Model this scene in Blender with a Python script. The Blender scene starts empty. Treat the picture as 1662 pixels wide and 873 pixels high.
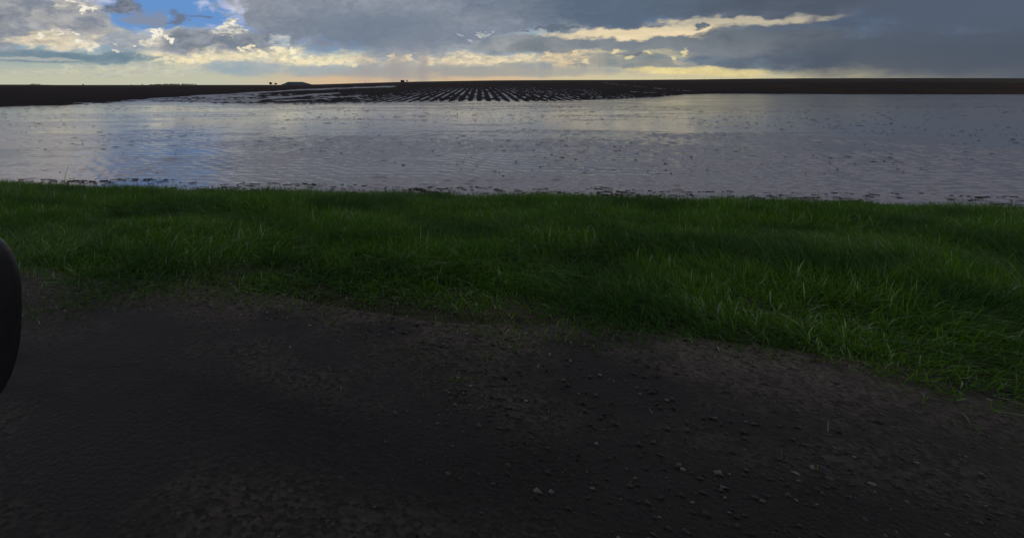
import bpy, bmesh, math, random
import numpy as np
from mathutils import Vector, Matrix
R = math.radians
random.seed(7); rng = np.random.default_rng(11)
S = bpy.context.scene
C = S.collection

# ------------------------------------------------------------------ camera
F, HX, HY, EYE = 890.0, 600.0, 137.0, 1.45      # photo focal length, principal point, horizon row, eye height
WATER = -0.70
cd = bpy.data.cameras.new('camera'); cam = bpy.data.objects.new('camera', cd); C.objects.link(cam)
cam.location = (0, 0, EYE); cam.rotation_euler = (R(90), 0, 0)
cd.sensor_width = 36; cd.lens = 36 * F / 1662
cd.shift_x = (831 - HX) / 1662; cd.shift_y = (HY - 436.5) / 1662
cd.clip_start = 0.05; cd.clip_end = 30000
S.camera = cam

# ------------------------------------------------------------------ view
S.view_settings.view_transform = 'Standard'; S.view_settings.look = 'None'
S.view_settings.gamma = 1; S.view_settings.exposure = 0.0; S.view_settings.use_curve_mapping = False

# ------------------------------------------------------------------ sun (low, behind the clouds on the right)
SUN_AZ, SUN_EL = 84.0, 16.0                      # degrees clockwise from the view direction
sl = bpy.data.lights.new('sun', 'SUN'); sl.energy = 0.5; sl.angle = R(14); sl.color = (1.0, 0.85, 0.66)
so = bpy.data.objects.new('sun', sl); C.objects.link(so)
dsun = Vector((math.sin(R(SUN_AZ)) * math.cos(R(SUN_EL)), math.cos(R(SUN_AZ)) * math.cos(R(SUN_EL)), math.sin(R(SUN_EL))))
so.rotation_euler = (-dsun).to_track_quat('-Z', 'Y').to_euler()

# ------------------------------------------------------------------ world: clear sky under layered clouds
W = bpy.data.worlds.new('World'); S.world = W; W.use_nodes = True
wt = W.node_tree; wt.nodes.clear(); N = wt.nodes; L = wt.links
STR = 0.1
def lin(c):
    return [((v / 255) / 12.92 if v / 255 <= .04045 else (((v / 255) + .055) / 1.055) ** 2.4) for v in c]
def nd(t, **k):
    n = N.new(t)
    for a, b in k.items(): setattr(n, a, b)
    return n
def setin(n, i, v):
    if v is None: return
    if hasattr(v, 'is_output') or isinstance(v, bpy.types.NodeSocket): L.new(v, n.inputs[i])
    else: n.inputs[i].default_value = v
def M(op, a, b=None, c=None, clamp=False):
    n = nd('ShaderNodeMath', operation=op, use_clamp=clamp); setin(n, 0, a); setin(n, 1, b); setin(n, 2, c); return n.outputs[0]
def sstep(x, lo, hi):
    n = nd('ShaderNodeMapRange', interpolation_type='SMOOTHSTEP'); setin(n, 0, x)
    n.inputs[1].default_value = lo; n.inputs[2].default_value = hi; return n.outputs[0]
def mixc(a, b, f):
    n = nd('ShaderNodeMix', data_type='RGBA'); setin(n, 0, f)
    for i, v in ((6, a), (7, b)):
        if isinstance(v, (tuple, list)): n.inputs[i].default_value = [x / STR for x in lin(v)] + [1]
        else: L.new(v, n.inputs[i])
    return n.outputs[2]
geo = nd('ShaderNodeTexCoord')
sep = nd('ShaderNodeSeparateXYZ'); L.new(geo.outputs['Generated'], sep.inputs[0])
az = M('MULTIPLY', M('ARCTAN2', sep.outputs[0], sep.outputs[1]), 57.29578)
el = M('MULTIPLY', M('ARCSINE', sep.outputs[2]), 57.29578)
comb = nd('ShaderNodeCombineXYZ'); L.new(az, comb.inputs[0]); L.new(el, comb.inputs[1]); P0 = comb.outputs[0]
def noise(scale, sy, detail=7, rough=.55, dist=0.0, off=0.0, vec=None):
    mp = nd('ShaderNodeMapping'); L.new(vec or P0, mp.inputs[0])
    mp.inputs['Scale'].default_value = (scale, scale * sy, 1); mp.inputs['Location'].default_value = (off, off * .7, off)
    n = nd('ShaderNodeTexNoise'); L.new(mp.outputs[0], n.inputs['Vector'])
    n.inputs['Scale'].default_value = 1; n.inputs['Detail'].default_value = detail
    n.inputs['Roughness'].default_value = rough; n.inputs['Distortion'].default_value = dist
    return n.outputs['Fac']
n_puff = M('SUBTRACT', noise(.42, 1.7, 9, .6, .35, 3.1), .5)
n_streak = M('SUBTRACT', noise(.22, 5.0, 8, .58, .3, 8.7), .5)
n_fine = M('SUBTRACT', noise(1.3, 2.2, 8, .62, .4, 1.3), .5)
n_big = M('SUBTRACT', noise(.09, 2.0, 6, .55, .2, 5.9), .5)
n_mid = M('SUBTRACT', noise(.30, 2.2, 7, .6, .5, 14.2), .5)
n_rim = M('SUBTRACT', noise(.22, 1.6, 3, .5, .2, 40.0), .5)
n_wisp = M('SUBTRACT', noise(.5, 3.6, 9, .68, 1.0, 21.0), .5)
# billow: every cloud outline is drawn in directions bent by turbulence, finer and flatter towards the horizon
def warp(scale, sy, amp, ampy, detail=8, rough=.62, off=0.0, src=None):
    mp = nd('ShaderNodeMapping'); L.new(P0, mp.inputs[0]); mp.inputs['Scale'].default_value = (scale, scale * sy, 1); mp.inputs['Location'].default_value = (off, off, off)
    n = nd('ShaderNodeTexNoise'); L.new(mp.outputs[0], n.inputs['Vector']); n.inputs['Scale'].default_value = 1; n.inputs['Detail'].default_value = detail; n.inputs['Roughness'].default_value = rough
    v = nd('ShaderNodeVectorMath', operation='MULTIPLY_ADD'); L.new(n.outputs['Color'], v.inputs[0]); v.inputs[1].default_value = (amp, ampy, 0); v.inputs[2].default_value = (-amp / 2, -ampy / 2, 0)
    k = nd('ShaderNodeVectorMath', operation='SCALE'); L.new(v.outputs[0], k.inputs[0]); L.new(nearness, k.inputs['Scale'])
    a_ = nd('ShaderNodeVectorMath', operation='ADD'); L.new(src or P0, a_.inputs[0]); L.new(k.outputs[0], a_.inputs[1]); return a_.outputs[0]
nearness = M('MULTIPLY_ADD', sstep(el, .5, 7), .75, .3)
PW = warp(.26, 2.0, 9.0, 3.4, 9, .6, 31.0)
def deg(px, py):
    a = math.atan((px - HX) / F); return math.degrees(a), math.degrees(math.atan((HY - py) / F * math.cos(a)))
n_tex = M('SUBTRACT', noise(.75, 1.6, 8, .6, .2, 60.0, PW), .5)
def field(ells):
    """ells: (x0, y0, x1, y1) boxes in photo pixels turned to directions; returns a soft union, 1 at centre, 0 on the rim"""
    out = None
    for x0, y0, x1, y1 in ells:
        a0, e0 = deg(x0, y0); a1, e1 = deg(x1, y1)
        ca, ce, ra, re = (a0 + a1) / 2, (deg((x0+x1)/2, y0)[1] + deg((x0+x1)/2, y1)[1]) / 2, abs(a1 - a0) / 2, abs(deg((x0+x1)/2, y0)[1] - deg((x0+x1)/2, y1)[1]) / 2
        v = nd('ShaderNodeVectorMath', operation='MULTIPLY_ADD'); L.new(PW, v.inputs[0])
        v.inputs[1].default_value = (1 / ra, 1 / re, 0); v.inputs[2].default_value = (-ca / ra, -ce / re, 0)
        l = nd('ShaderNodeVectorMath', operation='LENGTH'); L.new(v.outputs[0], l.inputs[0])
        d = M('MULTIPLY_ADD', l.outputs['Value'], -1.0, 1.0)
        if out is None: out = d
        else:
            out = nd('ShaderNodeMath', operation='SMOOTH_MAX'); 
            L.new(d, out.inputs[1]); 
            L.new(prev, out.inputs[0]); out.inputs[2].default_value = .15; out = out.outputs[0]
        prev = out
    return out
def layer(col, ells, c, noise_out, amp=.9, soft=.12, op=1.0, bias=0.0, c2=None, var=None, rim=None, rimw=.18, rc=None):
    soft = min(soft * 1.6, .5)
    d = M('MULTIPLY_ADD', noise_out, amp * 2, field(ells))
    if bias: d = M('ADD', d, bias)
    if rim:
        f = sstep(d, -soft - rimw, soft * .4 - rimw)
        f = M('MULTIPLY', f, sstep(n_rim, -.10, .12))
        col = mixc(col, rim, M('MULTIPLY', f, op))
    f = sstep(d, -soft, soft)
    cc = c
    if c2:
        cc = mixc(c, c2, sstep(var if var is not None else n_mid, -.16, .16))
        if noise_out in (n_puff, n_wisp):
            g_ = M('MULTIPLY_ADD', n_tex, .75 if ells[0][0] < 500 else .4, 1.0)
            k_ = nd('ShaderNodeVectorMath', operation='SCALE'); L.new(cc, k_.inputs[0]); L.new(g_, k_.inputs['Scale']); cc = k_.outputs[0]
    return mixc(col, cc, M('MULTIPLY', f, op) if op != 1 else f)

sky = nd('ShaderNodeTexSky', sky_type='NISHITA'); sky.sun_disc = False
sky.sun_elevation = R(SUN_EL); sky.sun_rotation = R(SUN_AZ); sky.altitude = 300; sky.air_density = 1.0; sky.dust_density = .6; sky.ozone_density = 2.0
col = sky.outputs[0]
col = mixc(col, (88, 142, 212), .75)
col = mixc(col, (142, 165, 200), sstep(el, 8, 15))
# --- whole-sky cover: grey overcast above the picture and behind, with a blue gap high on the left
cover = M('MULTIPLY_ADD', n_big, 1.2, M('MULTIPLY_ADD', el, .09, -.62))
gap = field([(140, -1100, 380, 70), (150, -400, 360, 60)])
cover = M('SUBTRACT', cover, M('MULTIPLY', sstep(M('MULTIPLY_ADD', n_puff, 1.0, gap), -.3, .75), 3.0))
c_over = mixc((182, 188, 214), (222, 222, 234), sstep(n_mid, -.14, .14))
c_over = mixc(c_over, (222, 218, 222), sstep(M('MULTIPLY', az, -1.0), 18, 34))
c_over = mixc(c_over, (128, 133, 160), M('MULTIPLY', sstep(M('MULTIPLY_ADD', n_big, 20, el), 20, 45), .8))
side = sstep(M('MULTIPLY_ADD', n_big, 30, az), -5, 60)
c_over = mixc(c_over, (140, 144, 160), side)
col = mixc(col, c_over, sstep(cover, -.25, .35))
# --- low sky: pale blue-green haze then cream / peach / yellow light along the horizon
hcol = mixc((192, 192, 170), (212, 184, 150), sstep(az, -16, -2))
hcol = mixc(hcol, (206, 196, 160), sstep(az, 12, 24))
hcol = mixc(hcol, (92, 98, 108), sstep(az, 38, 52))
mcol = mixc((150, 170, 172), (158, 168, 170), sstep(az, -20, 10))
mcol = mixc(mcol, (92, 100, 112), sstep(az, 36, 50))
behind = M('ABSOLUTE', az)
hcol = mixc(hcol, (128, 134, 146), sstep(behind, 70, 110)); mcol = mixc(mcol, (112, 118, 132), sstep(behind, 60, 100))
lowm = M('MULTIPLY_ADD', n_streak, 1.6, el)
col = mixc(col, mcol, M('SUBTRACT', 1.0, sstep(lowm, 2.2, 5.2)))
col = mixc(col, hcol, M('SUBTRACT', 1.0, sstep(lowm, .5, 2.6)))
A = layer
# faint thin bars low on the left
col = A(col, [(40, 112, 330, 126)], (178, 182, 172), n_streak, 1.3, .25, .8, c2=(206, 202, 176), var=n_fine)
col = A(col, [(100, 100, 420, 120)], (206, 202, 176), n_wisp, 1.6, .2, .8, c2=(182, 186, 178), var=n_fine)
col = A(col, [(-200, 88, 120, 100)], (200, 200, 184), n_streak, .8, .3, .7)
# blue-grey bar on the left
col = A(col, [(-300, 76, 200, 100), (60, 84, 330, 101)], (104, 128, 144), n_streak, .35, .14, .9, c2=(128, 146, 158), var=n_mid)
col = A(col, [(-200, 90, 140, 96)], (190, 192, 184), n_streak, 1.0, .2, .55)
# lit cumulus below the grey mass on the left
col = A(col, [(20, 44, 190, 80), (120, 46, 200, 78)], (196, 186, 166), n_puff, .8, .16, 1, c2=(236, 224, 198), var=n_fine)
col = A(col, [(150, 52, 275, 86)], (150, 158, 168), n_puff, .6, .17, 1, c2=(170, 174, 178), var=n_fine, rim=(240, 232, 208), rimw=.22)
col = A(col, [(222, 46, 280, 72)], (186, 184, 178), n_puff, .7, .12, 1, c2=(246, 238, 214), var=n_fine)
# big grey mass upper left
col = A(col, [(-260, -60, 150, 66), (60, 10, 190, 56), (-200, 20, 60, 80)], (126, 134, 148), n_puff, .85, .2, 1, c2=(172, 172, 172), var=n_puff, rim=(222, 212, 192), rimw=.14)
col = A(col, [(60, -8, 150, 16)], (170, 170, 170), n_puff, 1.1, .18, .8, c2=(236, 226, 206), var=n_fine)
col = A(col, [(10, 52, 110, 76)], (188, 180, 164), n_wisp, 1.1, .2, .8, c2=(230, 216, 186), var=n_fine)
# dark scraps in the blue
col = A(col, [(158, -12, 232, 24), (190, 6, 228, 22)], (104, 114, 134), n_puff, 1.1, .35, 1, c2=(128, 134, 148), var=n_fine)
col = A(col, [(218, 18, 256, 44)], (134, 142, 160), n_wisp, 1.4, .5, .9)
col = A(col, [(262, 12, 308, 38)], (108, 118, 138), n_wisp, 1.5, .5, .95)
col = A(col, [(306, 21, 330, 27)], (104, 116, 140), n_wisp, .9, .25, .8)
col = A(col, [(276, 40, 296, 47)], (226, 226, 220), n_wisp, 1.2, .3, .9)
# bright cumulus strip under the storm cloud
col = A(col, [(250, 78, 420, 108), (390, 72, 500, 110), (470, 86, 620, 112)], (206, 202, 184), n_wisp, .95, .22, 1, c2=(246, 230, 186), var=n_fine)
col = A(col, [(330, 97, 470, 124), (420, 104, 660, 122)], (146, 166, 178), n_streak, .5, .22, .85, c2=(164, 172, 176), var=n_mid)
col = A(col, [(480, 84, 640, 92)], (176, 190, 192), n_streak, .8, .3, .6)
# grey cumulus either side of the small blue hole
col = A(col, [(252, 44, 362, 86), (330, 50, 446, 88)], (112, 122, 138), n_puff, .6, .17, 1, c2=(148, 154, 162), var=n_puff, rim=(196, 192, 184), rimw=.1)
col = A(col, [(350, 28, 388, 60)], (150, 154, 160), n_wisp, .9, .15, .9, c2=(232, 226, 210), var=n_fine)
# right: peach and yellow light, grey bars
col = A(col, [(610, 88, 900, 112), (700, 84, 830, 110), (780, 62, 850, 78)], (196, 186, 166), n_wisp, 1.3, .28, .9, bias=-.12, c2=(242, 224, 186), var=n_fine)
col = A(col, [(560, 100, 760, 128)], (166, 166, 164), n_streak, .7, .3, .65)
col = A(col, [(700, 102, 1010, 124), (860, 96, 1000, 120)], (144, 152, 156), n_streak, .6, .2, .85, c2=(166, 166, 158), var=n_mid)
col = A(col, [(870, 80, 980, 106), (1030, 96, 1120, 108)], (170, 164, 148), n_wisp, .9, .2, .9, c2=(232, 208, 166), var=n_fine)
col = A(col, [(790, 44, 960, 68)], (166, 184, 190), n_streak, .45, .2, .9)
col = A(col, [(960, 76, 1150, 94)], (198, 190, 148), n_streak, .6, .2, .9, c2=(224, 208, 160), var=n_fine)
col = A(col, [(930, 86, 1110, 108), (1000, 100, 1120, 114)], (118, 128, 136), n_wisp, .7, .16, .9, c2=(144, 148, 146), var=n_mid)
col = A(col, [(1110, 84, 1260, 112), (1150, 70, 1380, 114)], (112, 126, 140), n_streak, .5, .14, .95, c2=(96, 108, 124), var=n_mid)
col = A(col, [(1020, 109, 1190, 122), (1130, 112, 1240, 124)], (226, 208, 148), n_wisp, .6, .25, .9, c2=(244, 224, 156), var=n_fine)
col = A(col, [(1026, 80, 1050, 90)], (106, 112, 122), n_puff, .5, .2, .9)
# cream window under the storm cloud on the right
col = A(col, [(915, 38, 1200, 66), (1080, 28, 1290, 50)], (206, 196, 170), n_streak, .4, .16, 1, c2=(240, 218, 176), var=n_streak)
col = A(col, [(730, 60, 1000, 86), (900, 60, 1260, 84), (1060, 48, 1400, 90)], (122, 130, 138), n_wisp, .45, .16, 1, c2=(142, 147, 150), var=n_mid)
# the storm cloud itself
col = A(col, [(330, -260, 1000, 86), (540, -200, 800, 84), (900, -200, 1700, 34), (700, -240, 1300, 46), (395, -40, 520, 72)], (122, 132, 148), n_puff, .24, .06, 1, c2=(140, 147, 159), var=n_big, rim=(176, 178, 178), rimw=.02)
col = A(col, [(820, -120, 1500, 46), (880, 2, 1180, 44)], (84, 101, 120), n_mid, .35, .5, .85)
col = A(col, [(1150, -260, 2600, 122), (1240, 20, 1900, 136)], (78, 87, 101), n_mid, .4, .4, .93)
col = A(col, [(440, 20, 780, 82)], (110, 124, 142), n_mid, .5, .6, .6)
col = A(col, [(1106, 42, 1146, 50)], (98, 108, 120), n_puff, .5, .2, .95)
col = A(col, [(882, 42, 930, 52), (850, 48, 868, 54)], (100, 112, 128), n_puff, .6, .2, .9)
col = A(col, [(442, 58, 472, 74)], (168, 190, 206), n_wisp, 1.3, .5, .7, c2=(224, 218, 200), var=n_fine)
def edge(col, pts, r, c, c2, amp=1.3, soft=.3, op=1.0):
    return A(col, [(x - r * 1.5, y - r, x + r * 1.5, y + r) for x, y in pts], c, n_fine, amp, soft, op, c2=c2, var=n_puff)
W1_, W2_ = (238, 230, 208), (252, 247, 232)
col = edge(col, [(122, 6), (134, 12), (146, 17)], 4, W1_, W2_)
col = edge(col, [(228, 53), (240, 50), (253, 51), (266, 57), (274, 63)], 3.6, W1_, W2_)
col = edge(col, [(60, 60), (82, 56), (110, 52), (128, 66), (150, 74)], 4, W1_, W2_, 1.6, .4, .8)
col = edge(col, [(366, 36), (374, 38), (362, 44)], 3, W1_, W2_)
col = edge(col, [(395, 84), (408, 80), (420, 86), (446, 78), (470, 82), (480, 92)], 4, (238, 228, 196), (252, 242, 206), 1.7, .4, .95)
col = edge(col, [(500, 98), (525, 103), (548, 100), (575, 106)], 3.6, (236, 222, 186), (250, 236, 198), 1.7, .4, .85)
col = edge(col, [(640, 92), (662, 96), (700, 104), (724, 98), (742, 102), (760, 92)], 3.4, (232, 212, 172), (248, 232, 190), 1.8, .4, .8)
col = edge(col, [(790, 96), (812, 98), (836, 100)], 3.4, (232, 208, 168), (248, 228, 186), 1.8, .4, .8)
col = edge(col, [(186, 74), (218, 76), (196, 85)], 2.2, W1_, W2_, 1.6, .4, .7)
col = edge(col, [(744, 58), (760, 66), (776, 56)], 2.6, (184, 190, 194), (208, 208, 200), 1.8, .4, .7)
col = edge(col, [(860, 92), (884, 88), (905, 95), (928, 86), (946, 98)], 3.4, (222, 202, 164), (242, 224, 184), 1.8, .5, .8)
col = edge(col, [(1000, 84), (1030, 92), (1066, 88), (1098, 94), (1120, 84)], 3.4, (218, 204, 150), (240, 224, 168), 1.8, .5, .8)
col = A(col, [(935, 43, 1130, 64), (1040, 42, 1150, 58)], (226, 208, 172), n_streak, .3, .16, .95, c2=(242, 222, 182), var=n_streak)
col = A(col, [(1080, 31, 1290, 47)], (176, 172, 158), n_streak, .4, .25, .85, c2=(204, 192, 166), var=n_streak)
col = A(col, [(1110, 42, 1146, 50)], (96, 108, 120), n_wisp, .4, .15, .95)
ray = noise(.9, .05, 3, .5, 0, 9.4)
col = mixc(col, (204, 190, 162), M('MULTIPLY', M('MULTIPLY', sstep(field([(740, 76, 1060, 150)]), -.1, .8), sstep(ray, .4, .7)), .45))
col = A(col, [(560, 112, 1010, 126)], (168, 164, 156), n_streak, 1.2, .45, .6)
# rain shafts
shaft = noise(.5, .02, 4, .5, 0, 4.4)
sm = M('MULTIPLY', sstep(field([(540, 60, 760, 160)]), -.1, .7), sstep(shaft, .35, .7))
col = mixc(col, (158, 150, 150), M('MULTIPLY', sm, .55))
bg = nd('ShaderNodeBackground'); L.new(col, bg.inputs[0]); bg.inputs[1].default_value = STR
wo = nd('ShaderNodeOutputWorld'); L.new(bg.outputs[0], wo.inputs[0])
W.cycles.sampling_method = 'MANUAL'; W.cycles.sample_map_resolution = 1024

# ------------------------------------------------------------------ helpers
def tag(o, label=None, cat=None, group=None, kind=None):
    if label: o['label'] = label
    if cat: o['category'] = cat
    if group: o['group'] = group
    if kind: o['kind'] = kind
    return o
def link(name, me, mat=None, parent=None):
    o = bpy.data.objects.new(name, me); C.objects.link(o)
    if mat: me.materials.append(mat)
    if parent: o.parent = parent
    return o
def npmesh(name, V, Fc, n, smooth=False):
    """V (k,3) vertices, Fc (m,n) faces all with n corners"""
    me = bpy.data.meshes.new(name); V = np.asarray(V, np.float32); Fc = np.asarray(Fc, np.int32)
    me.vertices.add(len(V)); me.vertices.foreach_set('co', V.ravel())
    me.loops.add(Fc.size); me.loops.foreach_set('vertex_index', Fc.ravel())
    me.polygons.add(len(Fc)); me.polygons.foreach_set('loop_start', np.arange(len(Fc), dtype=np.int32) * n)
    me.update(calc_edges=True)
    if smooth: me.polygons.foreach_set('use_smooth', np.ones(len(Fc), bool))
    return me
def attr(me, name, vals):
    a = me.attributes.new(name, 'FLOAT', 'POINT'); a.data.foreach_set('value', np.asarray(vals, np.float32))
class Mt:
    def __init__(s, name):
        s.m = bpy.data.materials.new(name); s.m.use_nodes = True; s.t = s.m.node_tree; s.t.nodes.clear()
        s.o = s.n('ShaderNodeOutputMaterial'); s.b = s.n('ShaderNodeBsdfPrincipled'); s.l(s.b.outputs[0], s.o.inputs[0])
    def n(s, t, **k):
        n = s.t.nodes.new(t)
        for a, b in k.items():
            if a in n.bl_rna.properties: setattr(n, a, b)
            else: n.inputs[a].default_value = b
        return n
    def l(s, a, b): s.t.links.new(a, b)
    def noise(s, vec, scale, detail=4, rough=.55, dist=0, stretch=(1, 1, 1)):
        mp = s.n('ShaderNodeMapping'); s.l(vec, mp.inputs[0]); mp.inputs['Scale'].default_value = stretch
        n = s.n('ShaderNodeTexNoise'); s.l(mp.outputs[0], n.inputs['Vector']); n.inputs['Scale'].default_value = scale
        n.inputs['Detail'].default_value = detail; n.inputs['Roughness'].default_value = rough; n.inputs['Distortion'].default_value = dist
        return n.outputs['Fac']
    def ramp(s, f, stops):
        r = s.n('ShaderNodeValToRGB'); s.l(f, r.inputs[0]); e = r.color_ramp.elements
        while len(e) < len(stops): e.new(.5)
        for i, (p, c) in enumerate(stops):
            e[i].position = p; e[i].color = (*c, 1) if len(c) == 3 else c
        return r.outputs[0]
    def math(s, op, a, b=None, c=None, clamp=False):
        n = s.n('ShaderNodeMath', operation=op); n.use_clamp = clamp
        for i, v in enumerate((a, b, c)):
            if v is None: continue
            if isinstance(v, bpy.types.NodeSocket): s.l(v, n.inputs[i])
            else: n.inputs[i].default_value = v
        return n.outputs[0]
    def mix(s, f, a, b):
        n = s.n('ShaderNodeMix', data_type='RGBA')
        for i, v in ((0, f), (6, a), (7, b)):
            if isinstance(v, bpy.types.NodeSocket): s.l(v, n.inputs[i])
            else: n.inputs[i].default_value = (*v, 1) if isinstance(v, tuple) else v
        return n.outputs[2]
    def step(s, x, lo, hi, a=0, b=1):
        n = s.n('ShaderNodeMapRange'); n.interpolation_type = 'SMOOTHSTEP'; s.l(x, n.inputs[0])
        n.inputs[1].default_value = lo; n.inputs[2].default_value = hi; n.inputs[3].default_value = a; n.inputs[4].default_value = b
        return n.outputs[0]
    def bump(s, h, strength, dist):
        b = s.n('ShaderNodeBump'); s.l(h, b.inputs['Height'])
        if isinstance(strength, bpy.types.NodeSocket): s.l(strength, b.inputs['Strength'])
        else: b.inputs['Strength'].default_value = strength
        b.inputs['Distance'].default_value = dist; return b.outputs[0]
def simple(name, c, rough=.6, spec=.3, metal=0, var=.25, scale=8):
    m = Mt(name); tc = m.n('ShaderNodeTexCoord'); f = m.noise(tc.outputs['Object'], scale, 5)
    c2 = tuple(v * (1 - var) for v in c); c3 = tuple(min(1, v * (1 + var)) for v in c)
    m.l(m.ramp(f, [(.3, c2), (.7, c3)]), m.b.inputs['Base Color'])
    m.b.inputs['Roughness'].default_value = rough; m.b.inputs['Specular IOR Level'].default_value = spec; m.b.inputs['Metallic'].default_value = metal
    return m.m
_T = rng.random((256, 256))
def vn(x, y):
    xi = np.floor(x).astype(int); yi = np.floor(y).astype(int); fx = x - xi; fy = y - yi
    fx = fx * fx * (3 - 2 * fx); fy = fy * fy * (3 - 2 * fy); g = lambda a, b: _T[a & 255, b & 255]
    return (g(xi, yi) * (1 - fx) + g(xi + 1, yi) * fx) * (1 - fy) + (g(xi, yi + 1) * (1 - fx) + g(xi + 1, yi + 1) * fx) * fy
def fb(x, y, o=4):
    s = 0; a = .5
    for i in range(o): s = s + a * (vn(x * 2 ** i + 17.3 * i, y * 2 ** i + 9.1 * i) - .5); a *= .5
    return s * 2
def ss(x, a, b):
    t = np.clip((x - a) / (b - a), 0, 1); return t * t * (3 - 2 * t)

# ------------------------------------------------------------------ terrain height
CR = np.array([(-200, 136.5), (0, 137.6), (60, 137.7), (135, 139), (200, 139.1), (260, 138.6), (320, 138.2), (400, 138.6), (445, 138.5), (520, 137.2), (560, 136), (600, 134.8), (640, 133.6), (700, 132.4), (800, 130.8), (900, 130.2), (1000, 130), (1100, 129.5), (1140, 129), (1200, 128.2), (1300, 127.4), (1500, 127), (1800, 127.5)])
SH = np.array([(-200, 178), (0, 172.5), (60, 170.5), (110, 169.5), (140, 167), (230, 163), (340, 165), (400, 168), (500, 167), (640, 165), (720, 164.5), (800, 164), (880, 163.5), (950, 161), (1010, 159.5), (1060, 158), (1090, 155), (1110, 153), (1150, 152), (1200, 152), (1300, 152.5), (1500, 153), (1800, 153)])
CD = np.array([(-200, 850), (0, 850), (400, 880), (520, 820), (700, 700), (1000, 640), (1200, 600), (1800, 560)])
def far(x, y):
    d = np.maximum(np.where(y > 0, y, 0), np.abs(x) / 1.35) + 1e-3
    px = HX + F * np.clip(x / d, -1.35, 1.35)
    yc = np.interp(px, CR[:, 0], CR[:, 1]); dc = np.interp(px, CD[:, 0], CD[:, 1]); zc = EYE + dc * (HY - yc) / F
    rs = (EYE - WATER) * F / (np.interp(px, SH[:, 0], SH[:, 1]) - HY)
    lr = np.interp(px, [0, 250, 450, 640, 950, 1060, 1200], [7, 12, 45, 40, 30, 10, 8])
    s = np.clip((d - rs) / (dc - rs), 0, 1)
    land = WATER + .3 * (1 - np.exp(-np.maximum(d - rs, 0) / lr)) + (zc - WATER - .3) * s
    land = np.where(d > dc, zc - (1 - np.exp(-(d - dc) / 900)) * (zc + 14), land)
    bed = WATER - np.minimum(.35, (rs - d) * .02)
    return np.where(d > rs, land, bed), d, rs, px
def H(x, y):
    t = y + .1 * x; t2 = y + .3 * x
    up = np.maximum(t2 - 3.7, 0); dn = np.maximum(10.3 - t, 0)
    f = up / np.maximum(up + dn, 1e-3)
    zn = WATER * f ** 1.25 - .4 * ss(t, 10.2, 11.9) + .10 * fb(x * .45, y * .45, 3) * np.clip(up / 2, 0, 1) * np.clip(dn / 2, .0, 1)
    zf = far(x, y)[0]
    w = ss(t, 12, 27)
    return zn * (1 - w) + zf * w
# field frame: l along the furrows, w across them
RA = math.atan(178 / F)
RD = np.array([math.sin(RA), math.cos(RA)]); RW = np.array([math.cos(RA), -math.sin(RA)])
W0, W1, L0, L1 = -270., 250., 36., 330.
def edge_in(x, y):
    w = x * RW[0] + y * RW[1]; l = x * RD[0] + y * RD[1]
    return np.minimum(np.minimum(w - W0, W1 - w), np.minimum(l - L0, L1 - l))

# ground: one sheet to the horizon
nr, na = 330, 480
r = np.concatenate([[0.02], np.geomspace(.4, 12000, nr - 1)]); a = np.linspace(0, 2 * np.pi, na, endpoint=False)
rr, aa = np.meshgrid(r, a, indexing='ij'); X = rr * np.sin(aa); Y = rr * np.cos(aa)
Z = H(X, Y) - .35 * ss(edge_in(X, Y), 2, 16)
idx = np.arange(nr * na).reshape(nr, na); nx = np.roll(idx, -1, 1)
Fq = np.stack([idx[:-1], nx[:-1], nx[1:], idx[1:]], -1).reshape(-1, 4)[:, ::-1]
me = npmesh('ground', np.stack([X, Y, Z], -1).reshape(-1, 3), Fq, 4, True)
m = Mt('soil'); g = m.n('ShaderNodeNewGeometry'); pos = g.outputs['Position']
big = m.noise(pos, .02, 5); fine = m.noise(pos, 9, 6, .65)
sp = m.n('ShaderNodeSeparateXYZ'); m.l(pos, sp.inputs[0])
near = m.math('MULTIPLY_ADD', sp.outputs[0], .1, sp.outputs[1])
nearf = m.math('ADD', near, m.math('MULTIPLY', big, 2.0))
soil = m.ramp(fine, [(.25, (.012, .010, .009)), (.8, (.032, .026, .021))])
far_green = m.mix(m.step(big, .45, .6), soil, (.016, .02, .010))
verge = m.ramp(fine, [(.3, (.012, .012, .007)), (.75, (.05, .043, .03))])
distn = m.n('ShaderNodeVectorMath', operation='LENGTH'); m.l(pos, distn.inputs[0])
c0 = m.mix(m.step(distn.outputs['Value'], 500, 900), soil, far_green)
c1 = m.mix(m.step(near, 14, 20), verge, c0)
m.l(c1, m.b.inputs['Base Color']); m.b.inputs['Roughness'].default_value = .95; m.b.inputs['Specular IOR Level'].default_value = .06
m.l(m.bump(fine, .7, .03), m.b.inputs['Normal'])
tag(link('ground', me, m.m), kind='structure')

# field: ploughed rows as real ridges, flooded furrows by the shore
wv = np.arange(W0, W1, .24); l1 = np.concatenate([np.arange(L0, 110, .8), np.arange(110, 200, 1.6), np.arange(200, L1, 3.5)])
ww, ll = np.meshgrid(wv, l1); X = ww * RW[0] + ll * RD[0]; Y = ww * RW[1] + ll * RD[1]
zf, d, rs, px = far(X, Y)
base = H(X, Y)
ein = edge_in(X, Y); amp = ss(ein, 0, 15)
wob = ww + .12 * fb(ww * .15, ll * .06, 2)
ridge = np.cos(2 * np.pi * wob / 1.2)
rowrand = vn(np.floor(wob / 1.2) * 3.7 + .5, ll * 0 + .5)            # each furrow its own depth
rough = fb(ww * 1.6, ll * .9, 3)
up = fb(ww * .07, ll * .05, 3)
shore_amp = np.exp(-np.abs(d - rs) / 22)
Z = base + amp * (.075 * ridge * (.6 + .8 * rowrand) + .09 * rough + .10 * up * shore_amp * np.interp(px, [0, 180, 240, 420, 520, 1000, 1060, 1200], [.35, .7, 1.7, 1.7, 1.3, 1.5, 1.6, .9]))
Z = Z + .02
py = HY + F * (EYE - Z) / np.maximum(Y, 1)
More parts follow.
